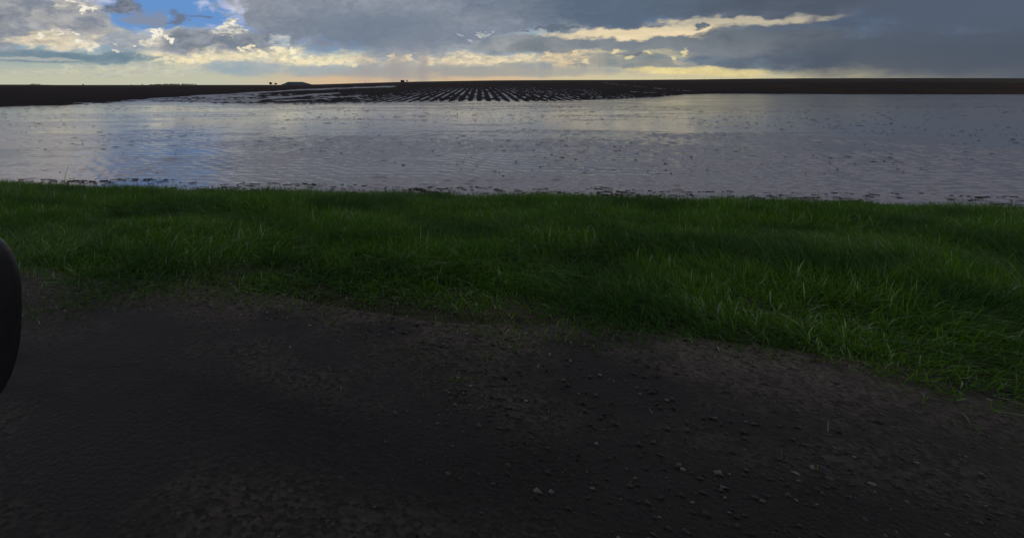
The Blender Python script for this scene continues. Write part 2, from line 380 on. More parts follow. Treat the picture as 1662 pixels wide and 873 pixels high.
trough = ss(-ridge, .15, .75)
wide = (rowrand > .45)
fan = np.interp(px, [400, 500, 660, 720, 980, 1140], [0, .7, .85, 1, 1, 0]) * np.interp(py, [137, 141, 150, 163], [0, .25, .75, 1.1])
wet = trough * fan * ss(rowrand + 2.2 * fb(ww * .9, ll * .2, 4) + .5 * fb(ww * .05, ll * .02, 2), .36, .66)
wet = np.maximum(wet, ss(-ridge + 1.8 * fb(ww * 1.3, ll * .5, 3), .75, 1.2) * .72 * ss(px, 380, 450) * (1 - ss(px, 1080, 1180)) * ss(py, 137, 145))
def line(pts, half, gain=1.0):
    xs, ys = zip(*pts); yl = np.interp(px, xs, ys); inside = ss(px, xs[0] - 10, xs[0] + 10) * (1 - ss(px, xs[-1] - 25, xs[-1] + 10))
    return inside * (1 - ss(np.abs(py - yl) + 1.1 * half * fb(ww * .25, ll * .12, 3), half * .45, half)) * gain
wet = np.maximum(wet, line([(240, 161), (400, 151.5), (470, 147.5), (530, 144.5), (650, 140.3)], 1.25))
wet = np.maximum(wet, line([(400, 164), (440, 160), (520, 153), (560, 151)], 1.3, .95))
wet = np.maximum(wet, line([(440, 164), (500, 162), (560, 157), (600, 156)], .9, .8))
wet = np.maximum(wet, line([(550, 139), (590, 137.5), (600, 137.5)], .7, .7))
wet = np.maximum(wet, line([(955, 131.5), (1010, 138), (1060, 143), (1140, 150)], .6, .75) * ss(fb(ww * .4, ll * .3, 3), -.2, .15))
wet = np.maximum(wet, line([(990, 146), (1040, 150), (1120, 152)], .5, .7) * ss(fb(ww * .3, ll * .3, 3), -.1, .2))
topl = np.interp(px, [90, 130, 230, 340, 400, 440], [170, 167, 161.5, 156, 152.5, 151]); botl = np.interp(px, SH[:, 0], SH[:, 1])
mud_n = fb(ww * .16 + 3, ll * .5, 4) + .35 * fb(ww * .8, ll * 1.2, 3)
wet = np.maximum(wet, ss(py, topl - .4, topl + .5) * ss(-mud_n, -.16 , .02) * ss(px, 95, 130) * (1 - ss(px, 400, 440)))
wet = np.maximum(wet, ss(fb(ww * .5, ll * .35, 4), .16, .3) * ss(px, 360, 420) * (1 - ss(px, 560, 640)) * ss(py, 149, 156) * .9)
wet = np.clip(wet * amp, 0, 1)
ncol, nrow = len(wv), len(l1); idx = np.arange(ncol * nrow).reshape(nrow, ncol)
Fq = np.stack([idx[:-1, :-1], idx[:-1, 1:], idx[1:, 1:], idx[1:, :-1]], -1).reshape(-1, 4)
keep = (np.abs((X / np.maximum(Y, 1)))[:-1, :-1] < 1.5).ravel()
keep &= (Z[:-1, :-1] > WATER - .35).ravel()
me = npmesh('field', np.stack([X, Y, Z], -1).reshape(-1, 3), Fq[keep], 4, True)
attr(me, 'wetness', wet.ravel())
m = Mt('ploughed_mud'); g = m.n('ShaderNodeNewGeometry'); pos = g.outputs['Position']
wa = m.n('ShaderNodeAttribute', attribute_name='wetness').outputs['Fac']
f1 = m.noise(pos, 3.5, 6, .65); f2 = m.noise(pos, .05, 4)
mud = m.ramp(f1, [(.3, (.007, .0055, .006)), (.75, (.022, .017, .016))])
dl = m.n('ShaderNodeVectorMath', operation='LENGTH'); m.l(pos, dl.inputs[0])
mud = m.mix(m.math('MULTIPLY', m.step(f2, .4, .6), m.step(dl.outputs['Value'], 90, 220)), mud, (.030, .019, .011))
wm = m.step(m.math('MULTIPLY_ADD', m.math('SUBTRACT', f1, .5), .8, wa), .35, .6)
m.l(m.mix(wm, mud, (.075, .068, .066)), m.b.inputs['Base Color'])
m.l(m.math('MULTIPLY_ADD', wm, -.60, .95), m.b.inputs['Roughness'])
m.l(m.math('MULTIPLY_ADD', wm, .44, .06), m.b.inputs['Specular IOR Level'])
m.l(m.bump(f1, m.math('MULTIPLY_ADD', wm, -.85, 1.0), .08), m.b.inputs['Normal'])
tag(link('field', me, m.m), kind='structure')

# water
uc = np.concatenate([-np.geomspace(70, 1.35, 24)[:-1], np.arange(-1.35, 1.75, .0026), np.geomspace(1.75, 70, 24)])
ts = [8.6]
while ts[-1] < 62: ts.append(ts[-1] * 1.0036)
ts = np.concatenate([ts, np.geomspace(ts[-1] * 1.02, 240, 60)])
uu, tt = np.meshgrid(uc, ts); xx = uu * tt; yy = tt - .1 * xx
patch_n = ss(fb(xx * .05 + 7, yy * .13 + 3, 4) + .35 * fb(xx * .3, yy * .9, 3), -.16, .12)
lee = ss(tt, 22, 40)
gust = ss(1 - np.hypot((xx - 8.5) / 13, (yy - 15) / 11) + .12 * fb(xx * .5, yy * .6, 3), -.03, .05)
ruff = np.clip(.22 + .8 * patch_n - .3 * lee + .4 * gust + 1.0 * fb(xx * .22, yy * 1.0, 4), .12, 1.35)
inner = (1 - ss(np.abs(uu - .2), 1.2, 1.5)) * (1 - ss(tt, 50, 60))
wz = np.zeros_like(xx); wg = np.random.default_rng(5)
for k in range(54):
    lam = .085 * (6.5 ** wg.random()); th = wg.normal(1.35, .55); kx, ky = np.cos(th) * 2 * np.pi / lam, np.sin(th) * 2 * np.pi / lam
    slope = .030 * (lam / .3) ** .1
    vis = np.clip(lam / (tt * .0042 * 2.6) - .6, 0, 1)
    wz += slope * lam / (2 * np.pi) * vis * np.sin(kx * xx + ky * yy + wg.random() * 6.28 + 1.5 * fb(xx * .4 + k, yy * .4, 2))
wz *= ruff * inner
wz += .0012 * inner * fb(xx * 9, yy * 12, 2) * np.clip(20 / tt, 0, 1)
nrow, ncol = xx.shape; idx = np.arange(nrow * ncol).reshape(nrow, ncol)
V = np.stack([xx, yy, WATER + wz], -1).reshape(-1, 3)
me = npmesh('water', V, np.stack([idx[:-1, :-1], idx[:-1, 1:], idx[1:, 1:], idx[1:, :-1]], -1).reshape(-1, 4), 4, True)
attr(me, 'chop', ruff.ravel()); attr(me, 'modelled', (inner * np.clip(1.5 - tt / 32, 0, 1)).ravel())
m = Mt('flood_water'); g = m.n('ShaderNodeNewGeometry'); pos = g.outputs['Position']
rip = m.noise(pos, 6.0, 3, .5, .6, (.75, 1.25, 1)); rip2 = m.noise(pos, 17, 2, .5, .3, (.7, 1.3, 1)); swell = m.noise(pos, 1.6, 3, .5, .4, (.6, 1.2, 1))
ruf = m.n('ShaderNodeAttribute', attribute_name='chop').outputs['Fac']; mod = m.n('ShaderNodeAttribute', attribute_name='modelled').outputs['Fac']
h = m.math('ADD', m.math('ADD', m.math('MULTIPLY', rip, .55), m.math('MULTIPLY', rip2, .22)), m.math('MULTIPLY', swell, .45))
m.l(m.bump(h, m.math('MULTIPLY', m.math('MULTIPLY', ruf, 1.0), m.math('MULTIPLY_ADD', mod, -.78, 1.0)), .06), m.b.inputs['Normal'])
m.b.inputs['Base Color'].default_value = (.165, .150, .145, 1); m.b.inputs['IOR'].default_value = 1.33
m.l(m.math('MULTIPLY_ADD', ruf, .05, .03), m.b.inputs['Roughness'])
m.b.inputs['Specular IOR Level'].default_value = .5
WM = m
tag(link('water', me, m.m), kind='structure')

# road: damp gravel the car stands on
RDIR = Vector((-math.cos(R(16.7)), math.sin(R(16.7)), 0)); ROUT = Vector((math.sin(R(16.7)), math.cos(R(16.7)), 0))
nl, nw = 240, 34
lv = np.concatenate([-np.geomspace(150, 8, 60), np.linspace(-7.9, 7.9, 120), np.geomspace(8, 150, 60)]); wv2 = np.linspace(-5.2, 0, nw)
LL, WW = np.meshgrid(lv, wv2, indexing='ij')
edge = 3.42 + .22 * fb(LL * .9, WW * 0 + 2.2, 4) ; off = edge + WW
X = RDIR.x * LL + ROUT.x * off; Y = RDIR.y * LL + ROUT.y * off
Z = .006 + .018 * (fb(X * .8, Y * .8, 3) + .5) * ss(-WW, 0, .5)
idx = np.arange(len(lv) * nw).reshape(len(lv), nw)
me = npmesh('road', np.stack([X, Y, Z], -1).reshape(-1, 3), np.stack([idx[:-1, :-1], idx[:-1, 1:], idx[1:, 1:], idx[1:, :-1]], -1).reshape(-1, 4), 4, True)
m = Mt('damp_gravel'); g = m.n('ShaderNodeNewGeometry'); pos = g.outputs['Position']
vo = m.n('ShaderNodeTexVoronoi'); m.l(pos, vo.inputs['Vector']); vo.inputs['Scale'].default_value = 55
n1 = m.noise(pos, 1.2, 5, .6); n2 = m.noise(pos, 40, 4, .6)
gc = m.ramp(vo.outputs['Color'], [(.1, (.012, .0105, .009)), (.9, (.042, .037, .031))])
rc_ = m.n('ShaderNodeVectorMath', operation='DOT_PRODUCT'); m.l(pos, rc_.inputs[0]); rc_.inputs[1].default_value = tuple(ROUT)
rut = m.math('ADD', m.math('MULTIPLY', m.noise(pos, .7, 3), .5), rc_.outputs['Value'])
rutm = m.math('SUBTRACT', 1, m.step(m.math('ABSOLUTE', m.math('SUBTRACT', rut, 2.35)), .08, .38))
gc = m.mix(m.step(m.math('ADD', rc_.outputs['Value'], m.math('MULTIPLY', n1, .6)), 3.0, 3.7), gc, m.ramp(vo.outputs['Color'], [(.1, (.026, .021, .016)), (.9, (.085, .07, .056))]))
gc = m.mix(m.math('MULTIPLY', rutm, .8), gc, (.010, .009, .008))
m.l(m.mix(m.step(n1, .42, .6), gc, (.013, .0115, .0095)), m.b.inputs['Base Color'])
m.l(m.step(n1, .4, .65, .95, .75), m.b.inputs['Roughness']); m.b.inputs['Specular IOR Level'].default_value = .15
m.l(m.bump(m.math('MULTIPLY_ADD', n2, 1.6, m.math('MULTIPLY', vo.outputs['Distance'], .6)), .7, .008), m.b.inputs['Normal'])
tag(link('road', me, m.m), kind='structure')

# distant mesa
def lathe_like():
    cx = (478 - HX) / F * 5200; cy = 5200
    bm = bmesh.new(); rings = [(.62, -16, 0), (.42, EYE - 7, 1), (.27, 12, 1), (.19, 22.6, 1), (.17, 23.2, 1)]; vs = []
    for k, (s, z, _) in enumerate(rings):
        ring = []
        for i in range(48):
            t = i / 48 * 2 * math.pi
            j = 1 + .04 * math.sin(3 * t + k) + .02 * math.sin(7 * t)
            ring.append(bm.verts.new((cx + 330 * s * j * math.cos(t) * (1.25 if (math.cos(t) > 0) else 1.0), cy + 330 * s * j * math.sin(t), z)))
        vs.append(ring)
    for a_, b_ in zip(vs, vs[1:]):
        for i in range(48): bm.faces.new((a_[i], a_[(i + 1) % 48], b_[(i + 1) % 48], b_[i]))
    bm.faces.new(vs[-1]); me = bpy.data.meshes.new('hill'); bm.to_mesh(me); bm.free(); return me
me = lathe_like(); me.polygons.foreach_set('use_smooth', [True] * len(me.polygons))
tag(link('hill', me, simple('hazed_hill_grass', (.05, .066, .075), .95, .05, scale=.01)), kind='structure')  # bluish-green base colour carries the distance haze; no air volume is built

# ------------------------------------------------------------------ grass verge
def blades(n, sampler, hfun, width, lean, seg=(0, .45, .8, 1.0)):
    x, y, kind = sampler(n); n = len(x)
    z = H(x, y) - .02; hgt = hfun(x, y, kind); th = rng.random(n) * 2 * np.pi; wd = width * (.6 + .8 * rng.random(n))
    ld = rng.normal(0, 1, (n, 2)) * .95 + np.array(lean)[None, :]
    swirl = np.stack([fb(x * .6 + 40, y * .6, 3), fb(x * .6, y * .6 + 70, 3)], -1) * 2.6
    ld = ld + swirl
    bend = hgt * (.35 + .45 * rng.random(n))
    V = np.zeros((n, 7, 3)); cx, sx = np.cos(th) * wd * .5, np.sin(th) * wd * .5
    for k, s in enumerate(seg[:3]):
        px_ = x + ld[:, 0] * bend * s * s; py_ = y + ld[:, 1] * bend * s * s; pz = z + hgt * (s - .28 * s * s * np.minimum(1.6, np.hypot(ld[:, 0], ld[:, 1])))
        w_ = (1 - .35 * s)
        V[:, 2 * k] = np.stack([px_ - cx * w_, py_ - sx * w_, pz], -1); V[:, 2 * k + 1] = np.stack([px_ + cx * w_, py_ + sx * w_, pz], -1)
    V[:, 6] = np.stack([x + ld[:, 0] * bend, y + ld[:, 1] * bend, z + hgt * (1 - .28 * np.minimum(1.6, np.hypot(ld[:, 0], ld[:, 1])))], -1)
    b = (np.arange(n) * 7)[:, None]
    Ft = np.concatenate([b + np.array([0, 1, 3]), b + np.array([0, 3, 2]), b + np.array([2, 3, 5]), b + np.array([2, 5, 4]), b + np.array([4, 5, 6])])
    return V.reshape(-1, 3), Ft, np.repeat(kind, 7), np.tile([0, 0, .45, .45, .8, .8, 1.], n)
def verge_sampler(n):
    y = np.sqrt(rng.random(n * 2) * (13.2 ** 2 - 1.9 ** 2) + 1.9 ** 2); u = rng.random(n * 2) * 2.55 - .98; x = u * y
    t = y + .1 * x; dist = (x * ROUT.x + y * ROUT.y) - 3.42
    edge = fb(x * .9 + 5, y * .9, 4)
    p = (.05 * ss(dist, -1.3, -.5) + .95 * ss(dist + .9 * edge, -.85, .2)) * (1 - ss(t + 1.5 * fb(x * 1.1, y * 1.1 + 30, 4) + .25 * rng.normal(0, 1, len(x)), 10.05, 10.5))
    k = (rng.random(len(x)) < p) & (rng.random(len(x)) < .45 + .55 * ss(fb(x * 3, y * 3, 2), -.35, .1))
    x, y = x[k], y[k]
    return x, y, rng.random(len(x))
def hgt(x, y, kind):
    dist = (x * ROUT.x + y * ROUT.y) - 3.42; t = y + .1 * x
    base = .06 + .19 * ss(dist, -.6, 2.2)
    cl = fb(x * 1.1 + 3, y * 1.1, 4)
    return base * (1 + .8 * cl) * (.55 + .7 * rng.random(len(x))) * (1 - .35 * ss(t, 9.3, 10.6))
V, Ft, kd, hh = blades(500000, verge_sampler, hgt, .0062, (-.15, .1))
def curl_sampler(n):
    x, y, k = verge_sampler(n); q = rng.random(len(x)) < .15 + .85 * ss(fb(x * .7 + 50, y * .9, 3), -.05, .3); return x[q], y[q], .935 + .05 * k[q]
V2, Ft2, kd2, hh2 = blades(40000, curl_sampler, lambda x, y, k: hgt(x, y, k) * .85 + .03, .009, (-.1, -.3))
Ft = np.concatenate([Ft, Ft2 + len(V)]); V = np.concatenate([V, V2]); kd = np.concatenate([kd, kd2]); hh = np.concatenate([hh, hh2])
me = npmesh('grass', V, Ft, 3); attr(me, 'tone', kd); attr(me, 'along', hh)
m = Mt('grass_blades'); ta = m.n('ShaderNodeAttribute', attribute_name='tone').outputs['Fac']; g = m.n('ShaderNodeNewGeometry'); pos = g.outputs['Position']
green = m.ramp(ta, [(0, (.030, .088, .005)), (.45, (.052, .145, .007)), (.8, (.088, .18, .011)), (.93, (.10, .175, .035)), (.96, (.16, .25, .11)), (1, (.30, .36, .24))])
pn = m.noise(pos, .9, 4); bl = m.mix(m.step(pn, .42, .62), green, (.016, .055, .010))
bl = m.mix(.7, green, bl)
m.l(bl, m.b.inputs['Base Color']); m.b.inputs['Roughness'].default_value = .5; m.b.inputs['Specular IOR Level'].default_value = .12
tr = m.n('ShaderNodeBsdfTranslucent'); m.l(bl, tr.inputs[0]); mx = m.n('ShaderNodeMixShader'); mx.inputs[0].default_value = .5
m.l(m.b.outputs[0], mx.inputs[1]); m.l(tr.outputs[0], mx.inputs[2]); m.l(mx.outputs[0], m.o.inputs[0])
GM = m.m
tag(link('grass', me, m.m), 'dense dark green grass on the verge between road and flood water', 'grass', kind='stuff')

# drowned dark weeds and straw along the waterline
def shore_sampler(n):
    x = rng.random(n) * 30 - 11; t = 10.2 + 1.1 * rng.random(n) ** 1.5 + .35 * fb(x * .8, x * 0, 3); y = t - .1 * x
    k = rng.random(n) < ss(fb(x * 1.3 + 9, y * 2.2, 4), -.15, .25)
    return x[k], y[k], rng.random(k.sum())
V, Ft, kd, hh = blades(20000, shore_sampler, lambda x, y, k: np.maximum(WATER - H(x, y), 0) + .04 + .16 * rng.random(len(x)) ** 2, .007, (-.2, 0))
me = npmesh('shore_weeds', V, Ft, 3)
tag(link('shore_weeds', me, simple('dark_weed', (.012, .016, .009), .7, .1, scale=3)), 'dark drowned weeds standing in the shallow water at the grass edge', 'weeds', kind='stuff')
def straw(n):
    x = rng.random(n) * 30 - 11; t = 10.75 + 1.0 * rng.random(n) + .3 * fb(x * .8, x * 0, 3); y = t - .1 * x
    k = rng.random(n) < (.12 + .88 * ss(fb(x * .8 + 3, y * 3.5, 4), -.05, .35)); x, y = x[k], y[k]; n = len(x)
    ang = rng.normal(0, .5, n); ln = .02 + .10 * rng.random(n) ** 2; wd = .006 + .008 * rng.random(n)
    c, s = np.cos(ang), np.sin(ang); z = WATER + .012
    V = np.zeros((n, 4, 3))
    for i, (a_, b_) in enumerate(((-1, -1), (1, -1), (1, 1), (-1, 1))):
        V[:, i] = np.stack([x + a_ * ln * c - b_ * wd * s, y + a_ * ln * s + b_ * wd * c, z + .006 * b_ + .01 * rng.random(n)], -1)
    return V.reshape(-1, 3), (np.arange(n) * 4)[:, None] + np.arange(4)
V, Fq = straw(2600)
def drift(n):
    y = 13 + 42 * rng.random(n) ** .8; u = rng.random(n) * 2.1 - .85; x = u * y
    k = rng.random(n) < .15 + .85 * ss(fb(x * .12, y * .25, 3), -.1, .2); x, y = x[k], y[k]; n = len(x)
    ang = rng.normal(0, .35, n); ln = (.02 + .15 * rng.random(n) ** 4) * (.6 + y / 30); wd = .01 + .02 * rng.random(n)
    c, s = np.cos(ang), np.sin(ang); V2 = np.zeros((n, 4, 3))
    for i, (a_, b_) in enumerate(((-1, 0), (0, -1), (1, 0), (0, 1))):
        V2[:, i] = np.stack([x + a_ * ln * c - b_ * wd * s, y + a_ * ln * s + b_ * wd * c, np.full(n, WATER + .008) + (.022 * rng.random(n) if i % 2 else .004)], -1)
    return V2.reshape(-1, 3)
V2 = drift(5000); Fq = np.concatenate([Fq, len(V) + np.arange(len(V2)).reshape(-1, 4)]); V = np.concatenate([V, V2])
tag(link('floating_straw', npmesh('floating_straw', V, Fq, 4), simple('wet_straw', (.018, .014, .010), .8, .1)), 'dark bits of straw floating on the flood, thickest along the grassy bank', 'straw', kind='stuff')

# scattered stones on the road shoulder
def stones(n):
    l = rng.random(n) * 11 - 4.5 - 2; w = 3.55 - rng.random(n) ** .8 * 2.6
    x = -RDIR.x * l + ROUT.x * w; y = -RDIR.y * l + ROUT.y * w
    dens = .25 + .75 * ss(fb(x * 1.5, y * 1.5, 3), -.1, .2); k = rng.random(n) < dens; x, y = x[k], y[k]; n = len(x)
    s = .0025 + .013 * rng.random(n) ** 7
    o = np.array([(1, 0, 0), (0, 1, 0), (-1, 0, 0), (0, -1, 0), (0, 0, .7), (0, 0, -.5)]); V = np.zeros((n, 6, 3))
    for i in range(6):
        V[:, i] = o[i] * s[:, None] * (.65 + .7 * rng.random((n, 1))) + rng.normal(0, .15, (n, 3)) * s[:, None]
    th = rng.random(n) * 6.3; c, s_ = np.cos(th)[:, None], np.sin(th)[:, None]
    vx = V[..., 0] * c - V[..., 1] * s_; vy = V[..., 0] * s_ + V[..., 1] * c
    V = np.stack([vx + x[:, None], vy + y[:, None], V[..., 2] + .014 - s[:, None] * .15], -1)
    f = np.array([(0, 1, 4), (1, 2, 4), (2, 3, 4), (3, 0, 4), (1, 0, 5), (2, 1, 5), (3, 2, 5), (0, 3, 5)])
    return V.reshape(-1, 3), ((np.arange(n) * 6)[:, None, None] + f).reshape(-1, 3), np.repeat(rng.random(n), 6)
V, Ft, kd = stones(36000)
me = npmesh('gravel', V, Ft, 3); attr(me, 'tone', kd)
m = Mt('stone'); ta = m.n('ShaderNodeAttribute', attribute_name='tone').outputs['Fac']
m.l(m.ramp(ta, [(0, (.018, .016, .014)), (.8, (.045, .04, .036)), (1, (.13, .12, .11))]), m.b.inputs['Base Color']); m.b.inputs['Roughness'].default_value = .75; m.b.inputs['Specular IOR Level'].default_value = .2
tag(link('gravel', me, m.m), 'loose grey and brown stones strewn over the road shoulder', 'gravel', kind='stuff')

# one long grass stem leaning over the water at left
def ground_at(px_, py_, z=WATER):
    y = (EYE - z) * F / (py_ - HY); return (px_ - HX) / F * y, y
def tube(bm, pts, rad):
    prev = None
    for i, p in enumerate(pts):
        p = Vector(p); dr = (Vector(pts[min(i + 1, len(pts) - 1)]) - Vector(pts[max(i - 1, 0)])).normalized()
        a_ = dr.cross(Vector((0, 0, 1))); a_ = a_.normalized() if a_.length > .05 else Vector((1, 0, 0)); b_ = dr.cross(a_)
        ring = [bm.verts.new(p + (a_ * math.cos(t) + b_ * math.sin(t)) * rad[i]) for t in (0, 1.257, 2.513, 3.77, 5.027)]
        if prev:
            for k in range(5): bm.faces.new((prev[k], prev[(k + 1) % 5], ring[(k + 1) % 5], ring[k]))
        else: bm.faces.new(ring[::-1])
        prev = ring
    bm.faces.new(prev)
def bm_obj(name, bm, mat, parent=None, smooth=False):
    bmesh.ops.recalc_face_normals(bm, faces=bm.faces)
    me = bpy.data.meshes.new(name); bm.to_mesh(me); bm.free()
    if smooth: me.polygons.foreach_set('use_smooth', [True] * len(me.polygons))
    return link(name, me, mat, parent)
def empty(name, loc, rz=0):
    o = bpy.data.objects.new(name, None); C.objects.link(o); o.location = loc; o.rotation_euler = (0, 0, rz); o.empty_display_size = .2; return o
weed = simple('dark_stem', (.016, .02, .010), .7, .15)
sx_, sy_ = ground_at(104, 296)
bm = bmesh.new(); z0 = WATER - .1
tube(bm, [(0, 0, z0), (.02, 0, z0 + .2), (.055, 0, z0 + .36), (.11, 0, z0 + .47)], [.006, .005, .0035, .0012])
o = bm_obj('grass_stem', bm, weed); o.location = (sx_, sy_, 0)
tag(o, 'single long dark grass stem leaning right above the water near the left bank', 'grass stem')

# crop seedlings standing in the flood
def seedling_mesh(seed):
    rg = random.Random(seed); bm = bmesh.new()
    tube(bm, [(0, 0, -.06), (.002, 0, .0), (.002, .002, .012)], [.008, .007, .006])
    for i in range(rg.randint(6, 8)):
        t = rg.random() * 6.28; ln = .028 + .035 * rg.random(); up = .004 + .008 * rg.random(); w = .015
        c, s = math.cos(t), math.sin(t); z = .002 + .005 * rg.random()
        p = lambda a_, b_, h_: bm.verts.new((a_ * c - b_ * s, a_ * s + b_ * c, z + h_))
        v = [p(0, -.003, 0), p(ln * .5, -w, up), p(ln, 0, up * .55), p(ln * .5, w, up), p(0, .003, 0), p(ln * .5, 0, up * .8)]
        bm.faces.new((v[0], v[1], v[5])); bm.faces.new((v[1], v[2], v[5])); bm.faces.new((v[2], v[3], v[5])); bm.faces.new((v[3], v[4], v[5])); bm.faces.new((v[4], v[0], v[5]))
    me = bpy.data.meshes.new('crop_seedling'); bm.to_mesh(me); bm.free(); me.materials.append(weed); return me
SM = [seedling_mesh(i) for i in range(5)]
known = [(520, 245, 1.1), (526, 246, 1.5), (583, 237, 1), (598, 249, 1), (641, 264, 1.2), (654, 269, 1.8), (874, 237, 1), (903, 234, 1.1), (910, 234, 1), (895, 251, 1.3), (913, 256, 1.7), (934, 259, 1.5), (838, 263, 1.3), (877, 272, 1.6), (956, 233, 1.3), (1006, 245, 1.4), (1031, 260, 1.7), (1078, 266, 1.5), (1121, 255, 1.7), (948, 280, 1.2), (817, 286, 1.2), (765, 256, 1), (727, 268, 1), (770, 243, 1), (73, 243, 1.3), (244, 230, 1.1), (1147, 277, 1), (980, 226, 1), (1081, 218, 1.2), (1060, 247, 1), (1144, 243, 1), (857, 228, .9), (745, 232, 1), (556, 206, .9), (568, 207, .9), (588, 211, .9), (745, 220, 1), (750, 221, .9), (262, 257, .9), (285, 251, .9), (340, 218, .9), (306, 227, .9), (392, 228, .9)]
while len(known) < 190:
    px_ = random.uniform(-120, 1640); py_ = 184 + 100 * random.random() ** 1.25
    if random.random() < .25 + .75 * min(1, max(0, (px_ - 350) / 500)): known.append((px_, py_, random.uniform(.7, 1.1)))
first = True
for i, (px_, py_, sc) in enumerate(known):
    x, y = ground_at(px_, py_)
    o = bpy.data.objects.new('crop_seedling', SM[i % 5]); C.objects.link(o); o.location = (x, y, WATER); o.rotation_euler = (0, 0, random.random() * 6.28); o.scale = (sc,) * 3
    tag(o, 'small dark crop seedling poking out of the rippled flood water', 'seedling', 'crop seedlings standing in the flood water')

# ------------------------------------------------------------------ things on the skyline
leafm = simple('far_leaves', (.014, .022, .012), .9, .05, scale=.6); barkm = simple('far_bark', (.03, .022, .016), .9, .05)
def crest_point(px_, back=0):
    d = float(np.interp(px_, CD[:, 0], CD[:, 1])) + back; x = (px_ - HX) / F * d
    return x, d, float(H(np.array([x]), np.array([d]))[0])
def tree(name, px_, back, width, height, label, cat, group=None, trunk=.2, seed=0, loc=None):
    rg = random.Random(seed); x, y, z = loc or crest_point(px_, back)
    r0 = empty(name, (x, y, z)); tag(r0, label, cat, group)
    bm = bmesh.new(); tube(bm, [(0, 0, -.5), (.05, 0, height * .3), (.1, .05, height * .75)], [height * .045, height * .03, height * .012])
    for k in range(4):
        t = k * 1.6 + rg.random(); tube(bm, [(.05, 0, height * .3), (width * .3 * math.cos(t), width * .3 * math.sin(t), height * .65)], [height * .02, height * .006])
    bm_obj('trunk', bm, barkm, r0)
    bm = bmesh.new(); hc = height * (1 - trunk) / 2; cz = height - hc
    lumps = [(rg.uniform(-.45, .45) * width / 2, rg.uniform(-.45, .45) * width / 2, rg.uniform(-.35, .4) * hc, rg.uniform(.45, .7)) for _ in range(7)]
    for k in range(1400):
        lx, ly, lz, s = rg.choice(lumps); v = Vector((rg.gauss(0, 1), rg.gauss(0, 1), rg.gauss(0, 1))).normalized() * s * (.55 + .45 * rg.random())
        c = Vector((lx + v.x * width / 2, ly + v.y * width / 2, cz + lz + v.z * hc))
        c.z = min(max(c.z, height * trunk * .6), height); q = .05 * height + .05 * height * rg.random()
        a_ = Vector((rg.gauss(0, 1), rg.gauss(0, 1), rg.gauss(0, 1))).normalized(); b_ = a_.orthogonal().normalized()
        bm.faces.new([bm.verts.new(c + a_ * q * i1 + b_ * q * .7 * i2) for i1, i2 in ((-1, 0), (0, -1), (1, 0), (0, 1))])
    me = bpy.data.meshes.new('crown'); bm.to_mesh(me); bm.free(); link('crown', me, leafm, r0)
    return r0
tree('tree', 439.6, 0, 5.4, 5.0, 'rounder and taller of the two lone trees left of the flat-topped hill', 'tree', trunk=.08, seed=1)
tree('tree', 447.6, 0, 4.6, 3.7, 'lower lone tree between the taller round tree and the flat-topped hill', 'tree', trunk=.05, seed=2)
tree('tree', 660.5, 0, 2.5, 2.5, 'small dark tree just right of the shed on the skyline', 'tree', trunk=.05, seed=3)
tree('shrub', 593.5, 0, .9, 1.3, 'tiny bush on the skyline between the flat-topped hill and the shed', 'bush', trunk=.05, seed=4)
tree('shrub', 135, 0, 2.2, 2.0, 'lone tiny bush far left on the skyline', 'bush', trunk=.05, seed=5)
tree('shrub', 213, 0, 1.6, 1.6, 'left of the two tiny bushes before the distant tree row', 'bush', trunk=.05, seed=6)
tree('shrub', 231, 0, 2.2, 1.9, 'right of the two tiny bushes before the distant tree row', 'bush', trunk=.05, seed=7)
k = 0; px_ = 246
while px_ < 320:
    hgt_ = 1.3 + .9 * math.sin((px_ - 246) / 74 * math.pi) * random.uniform(.7, 1.2)
    tree('shrub', px_, random.uniform(-20, 20), random.uniform(4, 7.5), hgt_ * 1.15, 'low bush in the dark row along the skyline left of the lone trees', 'bush', 'bushes in the far row on the skyline', trunk=.02, seed=20 + k)
    px_ += random.uniform(4, 6.5); k += 1
k = 0
for px_ in (50, 54, 58, 63):
    tree('shrub', px_, 0, 5, 1.1 + .3 * (k % 2), 'low bush in the short clump at the far left of the skyline', 'bush', 'bushes in the short clump far left', trunk=.02, seed=50 + k); k += 1

# shed
x, y, z = crest_point(653.2)
sh = empty('shed', (x, y, z), .15); tag(sh, 'small dark shed with a low roof standing alone on the skyline', 'shed')
wood = simple('weathered_boards', (.05, .04, .035), .9, .1); iron = simple('roof_iron', (.07, .065, .06), .7, .2); dk = simple('door_boards', (.03, .022, .018), .9, .1)
def box(bm, x0, x1, y0, y1, z0, z1):
    v = [bm.verts.new(p) for p in ((x0, y0, z0), (x1, y0, z0), (x1, y1, z0), (x0, y1, z0), (x0, y0, z1), (x1, y0, z1), (x1, y1, z1), (x0, y1, z1))]
    for f in ((3, 2, 1, 0), (4, 5, 6, 7), (0, 1, 5, 4), (1, 2, 6, 5), (2, 3, 7, 6), (3, 0, 4, 7)): bm.faces.new([v[i] for i in f])
bm = bmesh.new(); box(bm, -2.2, 2.2, -1.6, 1.6, -.4, 1.95)
for i in range(14): box(bm, -2.15 + i * .33, -2.05 + i * .33, -1.63, -1.597, -.4, 1.93)
bm_obj('wall', bm, wood, sh)
bm = bmesh.new()
pf = [(-1.85, 1.93), (0, 2.4), (1.85, 1.93), (1.85, 2.0), (0, 2.48), (-1.85, 2.0)]
e0 = [bm.verts.new((-2.4, p[0], p[1])) for p in pf]; e1 = [bm.verts.new((2.4, p[0], p[1])) for p in pf]
bm.faces.new(e0[::-1]); bm.faces.new(e1)
for i in range(6): bm.faces.new((e0[i], e0[(i + 1) % 6], e1[(i + 1) % 6], e1[i]))
bm_obj('roof', bm, iron, sh)
bm = bmesh.new(); box(bm, -.6, .6, -1.68, -1.635, -.2, 1.7); bm_obj('door', bm, dk, sh)

